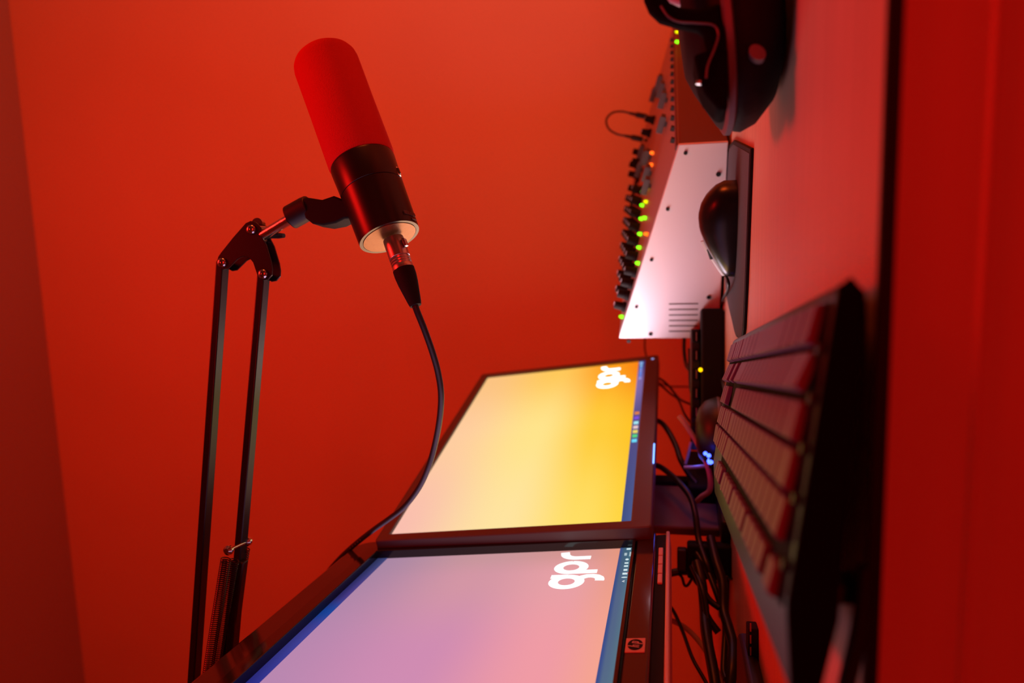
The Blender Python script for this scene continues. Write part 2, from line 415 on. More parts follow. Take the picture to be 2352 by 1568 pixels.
lput(e.build('model_mark', M_print, lm, smooth=False))
st = MB().box(.19, .29, .09, .11, .014, lup + .15); st.build('stand_column', M_black, lm, bevel=.003)
MB().box(.10, .36, .03, .22, 0, .014).build('stand_foot', M_black, lm, bevel=.005)
MB().box(.20, .28, .065, .10, lup + .09, lup + .15).build('neck_block', M_black, lm, bevel=.004)
# lamps added for the light of the two displays, and one for the mixer panel
def added_screen_lamp(root, put, W, H, power, col, spread, x0=0.0):
    L = bpy.data.lights.new('added_display_light', 'AREA'); L.shape = 'RECTANGLE'; L.size = W; L.size_y = H; L.energy = power; L.color = col; L.spread = math.radians(spread)
    o = bpy.data.objects.new('added_display_light', L); COL.objects.link(o); o.parent = root
    c = put(o); up_ = o.location.z
    th = o.rotation_euler[0]
    o.location = (x0 + W / 2, -.012 + 0 * th, up_ + H / 2)
    o.rotation_euler = (math.radians(-90) + th, 0, 0)
    return o
added_screen_lamp(rm, rput, .509, .286, 1.3, (1.0, 0.48, 0.24), 95)
added_screen_lamp(rm, rput, .13, .18, .68, (0.92, 0.74, 1.0), 125, x0=.20)  # small violet lamp added to brighten the mixer's end panel
added_screen_lamp(lm, lput, .474, .296, 0.22, (0.9, 0.52, 0.9), 110)

# ---------------------------------------------------------------- keyboard
kb = thing('keyboard', 'full size black keyboard with low keys lying at the desk edge', 'keyboard', W3(.0218, .3016, -.073), heading(-2.47))
KT = math.radians(9.10)
KZ = -.0592 + .073
kbx = bpy.data.objects.new('unused', None)
def kput(o): o.location = (0, 0, KZ); o.rotation_euler = (KT, 0, 0); return o
U = .01905; Lx = 22.5 * U
D0, D1 = -.001, .150
prof = [(-.001, -.0045), (.003, -.001), (.118, -.001), (.122, -.0015), (.150, -.007), (.151, -.010), (.146, -.016), (.120, -.018), (.004, -.010)]
b = MB(); b.prism([(-.017, y, z) for y, z in prof], (Lx + .028, 0, 0))
body = kput(b.build('body', M_kbody, kb, bevel=.0015))
cx_ = sum(p[0] for p in prof) / len(prof); cz_ = sum(p[1] for p in prof) / len(prof)
kput(MB().prism([(-.0184, cx_ + (y - cx_) * 1.004, cz_ + (z - cz_) * 1.04) for y, z in prof], (.0022, 0, 0)).build('dark_end_sheet', M_yoke, kb, bevel=.0004))  # black sheet added over the near end so lamp light stays off it
rows_y = [.006 + U * i for i in range(5)] + [.006 + U * 5.32]
rows_h = [U] * 5 + [U * .82]
row_tilt = [math.radians(a) for a in (7, 15, 6, 5, 7, 6)]
wl = MB(); ye = rows_y[5] + rows_h[5]
wl.box(-.0075, 15.1 * U, .0068, ye - .0008, -.0012, -.0006)
wl.box(15.2 * U, 18.3 * U, .0068, ye - .0008, -.0012, -.0006)
wl.box(18.45 * U, 22.55 * U, .0068, .006 + 5 * U - .0008, -.0012, -.0006)
dv_ = MB()
for y in rows_y[1:]: dv_.box(-.0085, -.0035, y - .0022, y + .0022, -.0006, .0012)
kput(dv_.build('row_divider', M_kbody, kb, bevel=.0005))
kput(wl.build('key_well', M_well, kb, smooth=False, label='black sunken rows between the keys'))
keys = []
def row(r, x, ws):
    for wd in ws:
        if wd > 0: keys.append((r, x, wd))
        x += abs(wd)
row(0, 0, [1.25, 1.25, 1.25, 6.25, 1.25, 1.25, 1.25, 1.25]); row(0, 15.25, [1, 1, 1]); row(0, 18.5, [2, 1])
row(1, 0, [2.25] + [1] * 10 + [2.75]); row(1, 15.25, [-1, 1, -1]); row(1, 18.5, [1, 1, 1])
row(2, 0, [1.75] + [1] * 11 + [2.25]); row(2, 18.5, [1, 1, 1])
row(3, 0, [1.5] + [1] * 12 + [1.5]); row(3, 15.25, [1, 1, 1]); row(3, 18.5, [1, 1, 1])
row(4, 0, [1] * 13 + [2]); row(4, 15.25, [1, 1, 1]); row(4, 18.5, [1, 1, 1, 1])
row(5, 0, [1, -.6, 1, 1, 1, 1, -.4, 1, 1, 1, 1, -.4, 1, 1, 1, 1]); row(5, 15.25, [1, 1, 1])
kshape = {}
def keycap(wd, h):
    k = (wd, round(h, 4))
    if k not in kshape:
        g = MB(); W = wd * U - .0010; hh = h - .0018; ti = .0009
        lo = [g.bm.verts.new(c) for c in ((0, 0, 0), (W, 0, 0), (W, hh, 0), (0, hh, 0))]
        hi = [g.bm.verts.new(c) for c in ((ti, ti, .0042), (W - ti, ti, .0042), (W - ti, hh - ti, .0042), (ti, hh - ti, .0042))]
        for i in range(4): g.bm.faces.new((lo[i], lo[(i + 1) % 4], hi[(i + 1) % 4], hi[i]))
        g.bm.faces.new(hi); g.bm.faces.new(lo[::-1])
        o = g.build('key', M_key, None, bevel=.0007); kshape[k] = o
        return o, True
    return kshape[k], False
keys.sort(key=lambda k: k[1])
rest = MB()
for i, (r, x, wd) in enumerate(keys):
    y, h = rows_y[r], rows_h[r]
    loc = Vector((x * U + .0005, y + .0013, -.0012))
    if i < 100:
        o, new = keycap(wd, h)
        if not new: o = copy_part(o, kb)
        o.parent = kb
        R = Matrix.Rotation(KT, 4, 'X')
        o.location = Vector((0, 0, KZ)) + R @ loc; o.rotation_euler = (KT + row_tilt[r], 0, 0)
        o.location.z -= .006 * math.sin(row_tilt[r])
    else:
        W = wd * U - .001; rest.box(loc.x, loc.x + W, loc.y, loc.y + h - .0026, loc.z, loc.z + .0042)
if rest.bm.verts:
    kr = kput(rest.build('keys', M_key, kb, bevel=.0007)); kr['kind'] = 'stuff'
else: rest.bm.free()
for sx in (.03, Lx - .03):
    MB().box(sx - .012, sx + .012, .118, .126, 0, .0165).build('foot', M_black, kb, bevel=.001)
for sx in (.01, Lx - .02): MB().box(sx - .01, sx + .01, .006, .014, 0, .0052).build('rubber_pad', M_matte, kb, smooth=False)
lg = MB(); rect(lg, .33, .38, .134, .1348, -.0030)
g = MB().box(.330, .336, .1300, .1308, -.0032, -.0024); kput(g.build('indicator', M_lav, kb, smooth=False))

# ---------------------------------------------------------------- mouse mat, mouse
pad_c = [(.171, .681), (.0122, .7446), (.0040, .80), (.0076, .8375), (.0216, .8745), (.0509, .9506), (.0808, .9858), (.160, .966), (.236, .920)]
pc = [W3(x, y, -.073) for x, y in pad_c]
c0 = pc[0].copy()
mpad = thing('mouse_mat', 'dark grey mouse mat with a black rim under the mouse', 'mouse mat', c0)
g = MB(); pl = smoothline([p - c0 for p in pc] + [pc[0] - c0], 3)[:-1]
cen = sum(pl, Vector()) / len(pl)
g.prism([p for p in pl], (0, 0, .0030)); g.build('rim', M_band, mpad, bevel=.0008, label='black rim')
g = MB(); g.prism([cen + (p - cen) * .965 + Vector((0, 0, .0028)) for p in pl], (0, 0, .0006)); g.build('surface', M_pad, mpad, smooth=False)

p1 = onz(1692, 413, -.0694); p2 = onz(1684, 634, -.0694)
ax = (p2 - p1); ML = ax.length
mouse = thing('computer_mouse', 'black computer mouse on the dark mouse mat in front of the mixer', 'mouse', p1, math.atan2(ax.y, ax.x))
MHP = [(0, .013), (.04, .021), (.12, .0300), (.22, .0362), (.34, .0392), (.48, .0378), (.62, .0325), (.76, .0250), (.90, .0160), (1, .0085)]
def mouse_h(t):
    for (a, x), (b, y) in zip(MHP, MHP[1:]):
        if t <= b: return x + (y - x) * (t - a) / (b - a)
    return MHP[-1][1]
def mouse_shell(zlo, zhi, inset=0.0):
    g = MB(); n = 22; m = 20; rings = []
    for i in range(n + 1):
        t = i / n
        x = ML * t
        hgt = mouse_h(t)
        wd = .031 * (1 - abs(2 * t - 1) ** 3.2) ** .5 * (1 - .12 * math.sin(math.pi * t)) + .0005
        wd -= inset; hgt = max(hgt, .004)
        ring = []
        for j in range(m + 1):
            a = math.pi * j / m
            zz = hgt * math.sin(a) ** .75
            ring.append(g.bm.verts.new((x, -wd * math.cos(a), min(max(zz, zlo), zhi * 1.0))))
        rings.append(ring)
    for A, B in zip(rings, rings[1:]):
        for j in range(m): g.bm.faces.new((A[j], A[j + 1], B[j + 1], B[j]))
    for A in rings:
        pass
    for A, B in zip(rings, rings[1:]): g.bm.faces.new((A[0], B[0], B[m], A[m]))
    g.bm.faces.new(rings[0]); g.bm.faces.new(rings[-1][::-1])
    return g
bmesh_m = mouse_shell(0, 1)
bmesh.ops.remove_doubles(bmesh_m.bm, verts=bmesh_m.bm.verts[:], dist=.00005)
bmesh_m.build('shell', M_mouse, mouse)
# pale edge strip at the front of the mouse
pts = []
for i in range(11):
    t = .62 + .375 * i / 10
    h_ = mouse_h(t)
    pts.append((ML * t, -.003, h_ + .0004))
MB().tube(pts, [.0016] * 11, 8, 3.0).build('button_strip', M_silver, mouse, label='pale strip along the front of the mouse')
MB().tube([(ML * .70, 0, .026), (ML * .80, 0, .0225)], .0035, 12).build('scroll_wheel', M_black, mouse)
mc = [(ML - .002, 0, .008), (ML + .012, .004, .005)]
MBc = MB(); inv = mouse.matrix_basis.inverted()
wp = [onz(1657, 700, -.071), onz(1650, 760, -.071), onz(1650, 800, -.071), onz(1653, 850, -.071), onz(1664, 895, -.0655), onz(1668, 930, -.0655)]
MBc.tube(smoothline([Vector(q) for q in mc] + [inv @ q for q in wp], 8), .0017, 10).build('cable', M_rubber, mouse)

# ---------------------------------------------------------------- mixer
MYAW = 37.0; MW = .292; H1 = .061; H2 = .145; MD = .60
mx = thing('audio_mixer', 'wedge shaped audio mixer with white end panel and rows of knobs', 'mixer', W3(.2405, .9210, -.073), heading(MYAW))
SL = math.atan((H2 - H1) / MW)
FO = .004
b = MB(); b.prism([(0.002, 0, FO), (0.002, 0, H1), (0.002, MW, H2), (0.002, MW, FO)], (MD, 0, 0))
b.build('chassis', M_mixfront, mx, bevel=.0015)
b = MB(); b.prism([(-.003, -.001, FO), (-.003, -.001, H1 + .001), (-.003, MW + .001, H2 + .001), (-.003, MW + .001, FO + .0005)], (.0045, 0, 0))
ep = b.build('end_panel', M_panel, mx, bevel=.001, label='white side panel lit by the monitor')
tp = bpy.data.objects.new('tmp', None)
SM = Matrix.Translation((0, 0, H1)) @ Matrix.Rotation(SL, 4, 'X')
def tput(o, x, y, z=0.0):
    o.location = SM @ Vector((x, y, z)); o.rotation_euler = (SL, 0, 0); return o
SLN = MW / math.cos(SL)
tput(MB().box(0.004, MD, .002, SLN - .002, .0002, .0014).build('top_plate', M_mixtop, mx, smooth=False), 0, 0)
tput(MB().box(0.004, MD, .004, .010, .0014, .0030).build('front_rail', M_mixfront, mx, smooth=False), 0, 0)
for sy, sz in ((.010, .006), (.085, .006), (.160, .006), (.237, .006)):
    z = H1 + sy * math.tan(SL) - .010
    MB().lathe([(0, 0), (.0024, 0), (.0024, .0012), (0, .0012)], 12, Matrix.Translation((-.0030, sy, z)) @ Matrix.Rotation(-math.pi / 2, 4, 'Y')).build('screw', M_matte, ep)
for sy, z in ((.040, .014), (.222, .020), (.285, .100), (.298, .132)):
    MB().lathe([(0, 0), (.0030, 0), (.0030, .0012), (0, .0012)], 12, Matrix.Translation((-.0030, sy, z)) @ Matrix.Rotation(-math.pi / 2, 4, 'Y')).build('screw', M_matte, ep)
for k in range(6):
    y = .232 + k * .0095
    MB().box(-.0034, -.0028, y, y + .0014, .034, .074 - (0 if k else -.0)).build('vent_slot', M_matte, ep, smooth=False)
for fx in (.03, MD - .03):
    for fy in (.03, MW - .03): MB().lathe([(0, 0), (.008, 0), (.008, FO), (0, FO)], 16, Matrix.Translation((fx, fy, 0))).build('foot', M_matte, mx)
def knob_mesh():
    g = MB().lathe([(0, 0), (.0082, 0), (.0080, .004), (.0064, .0055), (.0058, .0160), (.0048, .0172), (0, .0172)], 16)
    return g
kn = knob_mesh().build('knob', M_matte, mx); cap = MB().box(-.0007, .0007, -.0055, .0005, .0172, .0177).build('pointer', M_lav, kn, smooth=False)
first = True
nk = 0
for c in range(9):
    for r in range(4):
        x = .026 + c * .044; y = .268 - r * .0205
        if c > 6 and r > 1: continue
        if first: o = kn; first = False
        else:
            o = copy_part(kn, mx); c2 = copy_part(cap, o)
        tput(o, x, y, .0014); nk += 1
for x, y in ((.47, .262), (.515, .262), (.515, .235), (.47, .235), (.43, .16), (.43, .135)):
    o = copy_part(kn, mx); copy_part(cap, o); tput(o, x, y, .0014)
# faders and switches on the front half
fk = MB(); fk.box(-.006, .006, -.013, .013, .004, .011); fk.box(-.001, .001, -.004, .004, 0, .004); fk.box(-.0075, -.006, -.013, .013, .003, .013)
fd = tput(fk.build('fader', M_frame, mx, bevel=.001), .205, .055, .0014)
for x, y in ((.30, .052), (.385, .065), (.47, .080), (.52, .12), (.17, .140), (.215, .140), (.30, .150), (.345, .170), (.38, .210), (.44, .200)):
    tput(copy_part(fd, mx), x, y, .0014)
sk = MB().box(-.003, .003, -.003, .003, 0, .005)
sw = tput(sk.build('switch', M_black, mx, smooth=False), .05, .016, .0014)
for k in range(12): tput(copy_part(sw, mx), .09 + k * .038, .016 + .0, .0014)
jk = MB().lathe([(0, 0), (.009, 0), (.009, .003), (.004, .0045), (.004, .001), (0, .001)], 18)
jack = tput(jk.build('jack_socket', M_matte, mx), .40, .285, .0014)
for x, y in ((.425, .255), (.425, .285), (.40, .235)): tput(copy_part(jack, mx), x, y, .0014)
# indicator lights, found on the sloping top
Lgreen = glow('led_green', srgb(120, 255, 20), 2.6); Lyel = glow('led_yellow', srgb(225, 225, 0), 1.7); Lred = glow('led_red', srgb(255, 90, 20), 3.0)
mx_inv = (Matrix.Translation(mx.location) @ Matrix.Rotation(mx.rotation_euler.z, 4, 'Z') @ SM).inverted()
def led(px, py, m, rr=.0026, h=.004):
    o0 = mx_inv @ CAM; d = mx_inv.to_3x3() @ (W3(*ray(px, py)) - CAM)
    t = (h - o0.z) / d.z; q = o0 + d * t
    g = MB().lathe([(0, 0), (rr, 0), (rr, h - .0014), (rr * .7, h + rr * .5), (0, h + rr * .8)], 12)
    return tput(g.build('indicator_light', m, mx), q.x, q.y, .0014), q
for px, py, m in [(1555, 73, Lyel), (1555, 96, Lgreen), (1497, 351, Lred), (1495, 378, Lred), (1478, 413, Lgreen), (1476, 441, Lgreen), (1474, 471, Lgreen),
                  (1472, 502, Lgreen), (1480, 500, Lgreen), (1445, 533, Lgreen), (1469, 537, Lgreen), (1484, 537, Lred), (1442, 562, Lgreen), (1467, 568, Lgreen), (1464, 604, Lgreen),
                  (1427, 727, Lgreen), (1485, 432, Lyel), (1483, 463, Lyel)]:
    o, q = led(px, py, m)
# patch cable looping out of two sockets
def mtop(x, y, z): return (Matrix.Translation(mx.location) @ Matrix.Rotation(mx.rotation_euler.z, 4, 'Z') @ SM) @ Vector((x, y, z))
_, qa = led(1484, 322, M_matte, .0035, .003); _, qb = led(1494, 270, M_matte, .0035, .003)
JA, JB = mtop(qa.x, qa.y, .004), mtop(qb.x, qb.y, .004)
pcab = thing('patch_cable', 'short black patch cable looping above the mixer top', 'cable', JA)
up_ = (mtop(0, 0, 1) - mtop(0, 0, 0)).normalized()
for J in (JA, JB):
    MB().tube([J - JA, J - JA + up_ * .006], .0028, 10).build('plug_tip', M_nickel, pcab)
    MB().tube([J - JA + up_ * .006, J - JA + up_ * .026, J - JA + up_ * .028, J - JA + up_ * .040], [.0052, .0052, .0034, .0026], 14).build('plug', M_black, pcab)
a_, b_ = JA - JA, JB - JA
MB().tube(smoothline([a_ + up_ * .036, a_ + up_ * .055, a_.lerp(b_, .15) + up_ * .072, a_.lerp(b_, .5) + up_ * .080, a_.lerp(b_, .85) + up_ * .072, b_ + up_ * .055, b_ + up_ * .036], 8), .0020, 10).build('cord', M_rubber, pcab)

# ---------------------------------------------------------------- microphone
mb0 = at(895, 545, .640); mt0 = at(742, 128, .678)
axis = (mt0 - mb0); MLn = axis.length; axis.normalize()
mic = thing('studio_microphone', 'studio microphone with a red foam windscreen held by the boom arm', 'microphone', mb0)
mq = axis.to_track_quat('Z', 'Y'); mic.rotation_mode = 'QUATERNION'; mic.rotation_quaternion = mq
rb = .0284; rt = .0312
BL = MLn * .385
MB().lathe([(0, .0006), (rb - .003, .0006), (rb - .0028, 0), (rb, 0), (rb + .0003, .003), (rb + .0014, BL * .62), (rb + .0009, BL * .625), (rb + .0015, BL * .63), (rt, BL - .002), (rt - .0006, BL), (0, BL)], 72).build('body', M_micbody, mic)
MB().lathe([(0, -.0004), (rb - .0034, -.0004), (rb - .0032, .0010), (0, .0010)], 48).build('end_plate', M_plate, mic, label='round end plate coloured orange as if lit by the monitor')
fr = rt - .0004
fp = [(0, BL), (fr, BL + .0005), (fr + .0012, BL + .004), (fr + .0012, MLn * .7), (fr + .0016, MLn - .014), (fr + .0008, MLn - .009), (fr - .0012, MLn - .0050), (fr - .0044, MLn - .0020), (fr - .009, MLn - .0002), (fr - .018, MLn + .0010), (0, MLn + .0016)]
fo = MB().lathe(fp, 72)
fobj = fo.build('foam_windscreen', M_foam, mic, label='red foam windscreen')
# slotted switch on the body facing down and right
minv = (Matrix.Translation(mb0) @ mq.to_matrix().to_4x4()).inverted()
def on_mic(px, py, Y):
    c = minv @ at(px, py, Y); a = math.atan2(c.y, c.x); return a, c.z
a, z = on_mic(926, 388, .650)
g = MB(); g.tube([(rb - .0010, -.0, z - .0046), (rb - .0010, 0, z + .0046)], .0036, 16)
g2 = g.build('switch_ring', M_steel, mic); g2.rotation_euler = (0, 0, a)
g = MB(); g.tube([(rb + .0006, 0, z - .003), (rb + .0006, 0, z + .003)], .0027, 12); g2 = g.build('switch', M_black, mic); g2.rotation_euler = (0, 0, a)
a, z = on_mic(946, 486, .633)
g = MB()
for k in range(9): g.box(rb + .0007, rb + .0010, -.0075 + k * .0018, -.0075 + k * .0018 + .0010, z - .0018, z + .0018)
g.box(rb + .0007, rb + .0010, .001, .007, z - .006, z - .0045)
g2 = g.build('maker_print', M_print, mic, smooth=False); g2.rotation_euler = (0, 0, a)
# yoke that grips the body, and its collar
def loc_poly(pts, Y): return [minv @ at(x, y, Y) for x, y in pts]
dv = minv.to_3x3() @ (FH * .026)
br = [(690, 461), (697, 454), (706, 453), (738, 458), (765, 449), (800, 462), (812, 500), (790, 502), (770, 512), (742, 517), (716, 513), (700, 500)]
MB().prism(loc_poly(br, .642), dv).build('yoke_bracket', M_matte, mic, bevel=.002)
ca, cb_ = at(666, 500, .652), at(702, 480, .652)
MB().tube([minv @ ca, minv @ cb_, minv @ at(712, 476, .652)], .0118, 28).build('yoke_collar', M_black, mic, bevel=.0012)
MB().tube([minv @ (ca + (cb_ - ca).normalized() * -.0005), minv @ (ca + (cb_ - ca).normalized() * .0005)], .0085, 20).build('collar_bore', M_nickel, mic)

# ---------------------------------------------------------------- boom arm
AY = .655
A0 = at(435, 1770, .68)
foot0 = Vector((A0.x, A0.y, .75))
arm = thing('microphone_boom_arm', 'black scissor boom arm of twin bars carrying the microphone', 'microphone arm', foot0)
def al(p): return Vector(p) - foot0
plate = [(564, 512), (575, 507), (588, 510), (599, 523), (602, 545), (610, 560), (622, 600), (625, 618), (624, 632), (615, 642), (604, 644), (593, 638), (588, 624), (581, 603), (574, 594), (566, 589), (557, 589), (545, 595), (523, 617), (512, 619), (501, 613), (497, 602), (501, 589), (507, 580), (535, 545)]
for dY in (0, .0155):
    MB().prism([al(at(x, y, AY) + FH * dY) for x, y in plate], FH * .0022).build('head_plate', M_arm, arm, bevel=.0005)
def square_bar(p, q, w1, w2, name):
    p, q = al(p), al(q); t = (q - p).normalized(); n = FH - t * FH.dot(t); n.normalize(); s = t.cross(n)
    g = MB(); g.prism([p + s * w1 / 2 - n * w2 / 2, p + s * w1 / 2 + n * w2 / 2, p - s * w1 / 2 + n * w2 / 2, p - s * w1 / 2 - n * w2 / 2], q - p)
    return g.build(name, M_arm, arm, bevel=.0012)
square_bar(at(512, 600, AY + .0088), at(436, 1700, AY + .03), .0078, .0125, 'bar')
square_bar(at(606, 628, AY + .0088), at(516, 1700, AY + .03), .0078, .0125, 'bar')
for px, py in ((577, 527), (510, 603), (604, 629)):
    c = al(at(px, py, AY))
    bo = MB().lathe([(0, 0), (.0050, 0), (.0048, .0012), (.0036, .0024), (.0022, .0029), (.0018, .0029), (.0016, .0014), (0, .0014)], 20, Matrix.Translation(c) @ (-FH).to_track_quat('Z', 'Y').to_matrix().to_4x4())
    bo.build('bolt', M_bolt, arm)
    bo = MB().lathe([(0, 0), (.0058, 0), (.0050, .004), (.003, .0055), (0, .006)], 20, Matrix.Translation(c + FH * .0177) @ FH.to_track_quat('Z', 'Y').to_matrix().to_4x4())
    bo.build('nut', M_bolt, arm)
rod_a, rod_b = al(at(604, 540, .660)), al(at(664, 504, .6525))
MB().tube([rod_a, rod_a.lerp(rod_b, .3), rod_b], .0052, 20).build('threaded_rod', M_steel, arm, label='bright steel rod')
MB().box(-.008, .008, -.006, .006, -.007, .007, Matrix.Translation(al(at(592, 538, .663)))).build('pivot_block', M_nickel, arm, bevel=.001)
MB().tube([al(at(615, 541, .668)), al(at(640, 541, .664)), al(at(652, 541, .662))], [.0028, .0030, .0022], 14, 1.0).build('wing_screw', M_black, arm)
pb = al(at(577, 508, .672)); MB().lathe([(0, 0), (.0062, 0), (.0062, .006), (0, .008)], 20, Matrix.Translation(al(at(590, 514, .676))) @ FH.to_track_quat('Z', 'Y').to_matrix().to_4x4()).build('side_knob', M_bolt, arm)
# springs and their posts
def spring(p, q, r, turns, name):
    p, q = al(p), al(q); t = (q - p).normalized(); a = t.orthogonal().normalized(); b2 = t.cross(a); n = turns * 12
    pts = [p + (q - p) * (i / n) + (a * math.cos(i * math.pi / 6) + b2 * math.sin(i * math.pi / 6)) * r for i in range(n + 1)]
    return MB().tube(pts, 0.0006, 5).build(name, M_arm, arm)
spring(at(519, 1282, .648), at(462, 1640, .665), .0046, 78, 'spring')
spring(at(538, 1285, .662), at(478, 1640, .680), .0046, 78, 'spring')
spring(at(566, 1258, .682), at(505, 1640, .70), .0034, 78, 'spring')
for px, py, Y in ((525, 1263, .646), (568, 1243, .684)):
    MB().lathe([(0, -.004), (.0025, -.004), (.0048, -.0015), (.0048, .0015), (.0025, .004), (0, .004)], 20, Matrix.Translation(al(at(px, py, Y))) @ FH.to_track_quat('Z', 'Y').to_matrix().to_4x4()).build('spring_post', M_bolt, arm)
MB().tube([al(at(525, 1263, .646)), al(at(568, 1243, .684))], .0018, 10).build('spring_pin', M_bolt, arm)
square_bar(at(552, 1285, .672), at(500, 1700, .695), .013, .010, 'inner_bar')
# lower joint, post and clamp (behind the near monitor)
J = al(at(470, 1740, AY + .034))
MB().box(J.x - .03, J.x + .03, J.y - .012, J.y + .012, J.z - .03, J.z + .03).build('elbow', M_arm, arm, bevel=.004)
MB().tube([(J.x, J.y, J.z), (0, 0, .06), (0, 0, .05)], .009, 14).build('lower_arm', M_arm, arm)
MB().lathe([(0, 0), (.03, 0), (.03, .03), (.014, .05), (.012, .07), (0, .07)], 28).build('clamp_base', M_arm, arm)

# ---------------------------------------------------------------- microphone cable with its connector
cp = [(903, 548, .640), (945, 632, .633)]
X0 = at(*cp[0])
mcab = thing('microphone_cable', 'black microphone cable with metal plug hanging from the microphone', 'cable', X0)
def cl(p): return Vector(p) - X0
d0 = (at(955, 702, .628) - X0); LXL = d0.length; d0.normalize()
Q = d0.to_track_quat('Z', 'Y').to_matrix().to_4x4()
s1 = LXL * .47
MB().lathe([(0, .0006), (.0096, .0006), (.0098, .002), (.0097, s1 * .62), (.0092, s1 * .63), (.0097, s1 * .66), (.0092, s1 * .70), (.0097, s1 * .74), (.0092, s1 * .78), (.0097, s1 * .82), (.0092, s1 * .86), (.0098, s1 * .90), (.0098, s1), (0, s1)], 40, Q).build('plug_shell', M_nickel, mcab, label='satin metal plug shell')
MB().lathe([(0, s1 - .001), (.0100, s1), (.0100, s1 + .006), (.0092, s1 + .014), (.0060, LXL - .003), (.0052, LXL), (0, LXL)], 40, Q).build('plug_boot', M_matte, mcab)
lt = al
lc = cl(at(928, 560, .630)); MB().prism([cl(at(921, 545, .631)), cl(at(928, 546, .631)), cl(at(934, 562, .630)), cl(at(928, 566, .630))], FH * .006).build('latch', M_nickel, mcab, bevel=.0005)
pts = [(951, 694, .628), (957, 712, .628), (975, 757, .635), (993, 808, .645), (1006, 855, .655), (1013, 905, .665), (1010, 960, .68), (999, 1020, .70), (983, 1075, .715), (962, 1120, .735), (930, 1162, .755), (895, 1190, .77), (850, 1222, .79), (800, 1263, .815), (764, 1300, .835), (735, 1338, .85), (700, 1378, .86), (665, 1410, .86), (640, 1440, .86)]
MB().tube(smoothline([cl(at(*p)) for p in pts] + [cl(at(600, 1500, .86)), cl(W3(-.44, .87, .18)), cl(W3(-.47, .87, -.02)), cl(W3(-.50, .88, -.0695)), cl(W3(-.60, .90, -.0695))], 6), .0030, 16).build('cord', M_rubber, mcab)
# tiny print on the cord
pr = MB()
ca = at(806, 1257, .808); cb_ = at(835, 1234, .796); tdir = (cb_ - ca).normalized(); nn = tdir.cross(FH).normalized()
for k in range(5):
    q = cl(ca.lerp(cb_, k / 5)) - FH * .0034
    pr.prism([q - nn * .0010, q + nn * .0010, q + nn * .0010 + tdir * .0016, q - nn * .0010 + tdir * .0016], FH * .0002)
pr.build('cable_print', M_print, mcab, smooth=False)

# ---------------------------------------------------------------- headphones
HP = W3(.228, .512, -.0665)
hp = thing('headphones', 'large black over ear headphones lying on the desk at the right', 'headphones', HP, YAW)
# local x = right of lens, y = away, z = up
def sellipse(a, b, n, e=2.4):
    out = []
    for i in range(n):
        t = 2 * math.pi * i / n; c, s = math.cos(t), math.sin(t)
        out.append((math.copysign(abs(c) ** (2 / e), c) * a, math.copysign(abs(s) ** (2 / e), s) * b))
    return out
def stack(prof, cx, cy, n=56, e=2.5, lean=0.11):
    """rounded-oval stack: (a, b, z[, dx]) rings"""
    g = MB(); rings = []
    for p in prof:
        a, b2, z = p[:3]; dx = p[3] if len(p) > 3 else 0
        rings.append([g.bm.verts.new((cx + x + dx, cy + y, z + lean * (x))) for x, y in sellipse(a, b2, n, e)])
    for A, B in zip(rings, rings[1:]):
        for i in range(n): g.bm.faces.new((A[i], A[(i + 1) % n], B[(i + 1) % n], B[i]))
    g.bm.faces.new(rings[0][::-1]); g.bm.faces.new(rings[-1]); return g
for cx, flip in ((0, 1), (.205, 1)):
    cup = stack([(.040, .034, .0005, .006), (.056, .046, .001, .006), (.070, .056, .006, .004), (.082, .062, .018, .002), (.085, .064, .028), (.084, .063, .0335)], cx, 0).build('ear_pad', M_leather, hp, label='soft black ear cushion')
    rg = stack([(.084, .063, .0335), (.0865, .0655, .035), (.0865, .0655, .0385), (.084, .063, .040)], cx, 0).build('seam_ring', M_seam, hp, label='grey shiny ring around the cup')
    sh = stack([(.083, .061, .040), (.080, .058, .043), (.070, .050, .049), (.058, .042, .056), (.048, .034, .0605), (.020, .014, .0615)], cx, 0).build('cup_shell', M_matte, hp)
    fkp = smoothline([(cx - .042, -.030, .050), (cx - .040, -.036, .060), (cx - .028, -.040, .068), (cx - .008, -.042, .072)], 6)
MB().tube([(-.058, -.0520, .016), (-.058, -.0590, .016)], .0055, 18, .7).build('jack_recess', M_seam, hp)
# yoke and headband arc, from the left cup up and over to the right one
hinv = (Matrix.Translation(HP) @ Matrix.Rotation(YAW, 4, 'Z')).inverted()
def hpt(x, y, Y=.452): return hinv @ at(x, y, Y)
yk = [(1478, -60), (1478, -8), (1490, 20), (1513, 42), (1553, 54), (1602, 65), (1616, 77), (1623, 108), (1640, 135), (1668, 135), (1668, 60), (1662, 20), (1654, 0), (1635, 9), (1604, 17), (1564, 13), (1540, 2), (1527, -16), (1524, -60)]
MB().prism([hpt(*p) for p in yk], Vector((0, .011, 0))).build('yoke', M_yoke, hp, bevel=.004, seg=3)
hg = [(1593, 125), (1606, 181), (1618, 212), (1650, 250), (1672, 250), (1672, 110), (1630, 112)]
MB().prism([hpt(*p) for p in hg], Vector((0, .03, 0))).build('hinge_block', M_yoke, hp, bevel=.002)
MB().tube([hpt(1606, 186, .4515), hpt(1604, 194, .4515)], .0016, 10).build('hinge_pin', M_bolt, hp)
MB().tube(smoothline([hpt(*p, .4510) for p in ((1518, 14), (1535, 38), (1560, 50), (1600, 53), (1638, 58), (1650, 78), (1642, 110), (1626, 150), (1622, 180))], 6), .0007, 6).build('ear_cord', M_seam, hp)
MB().tube(smoothline([hpt(*p, .49) for p in ((1528, -12), (1560, 2), (1600, 8), (1635, 4), (1660, -10))], 6), .0042, 12, .8).build('inner_strap', M_silver, hp, label='pale inner strap')
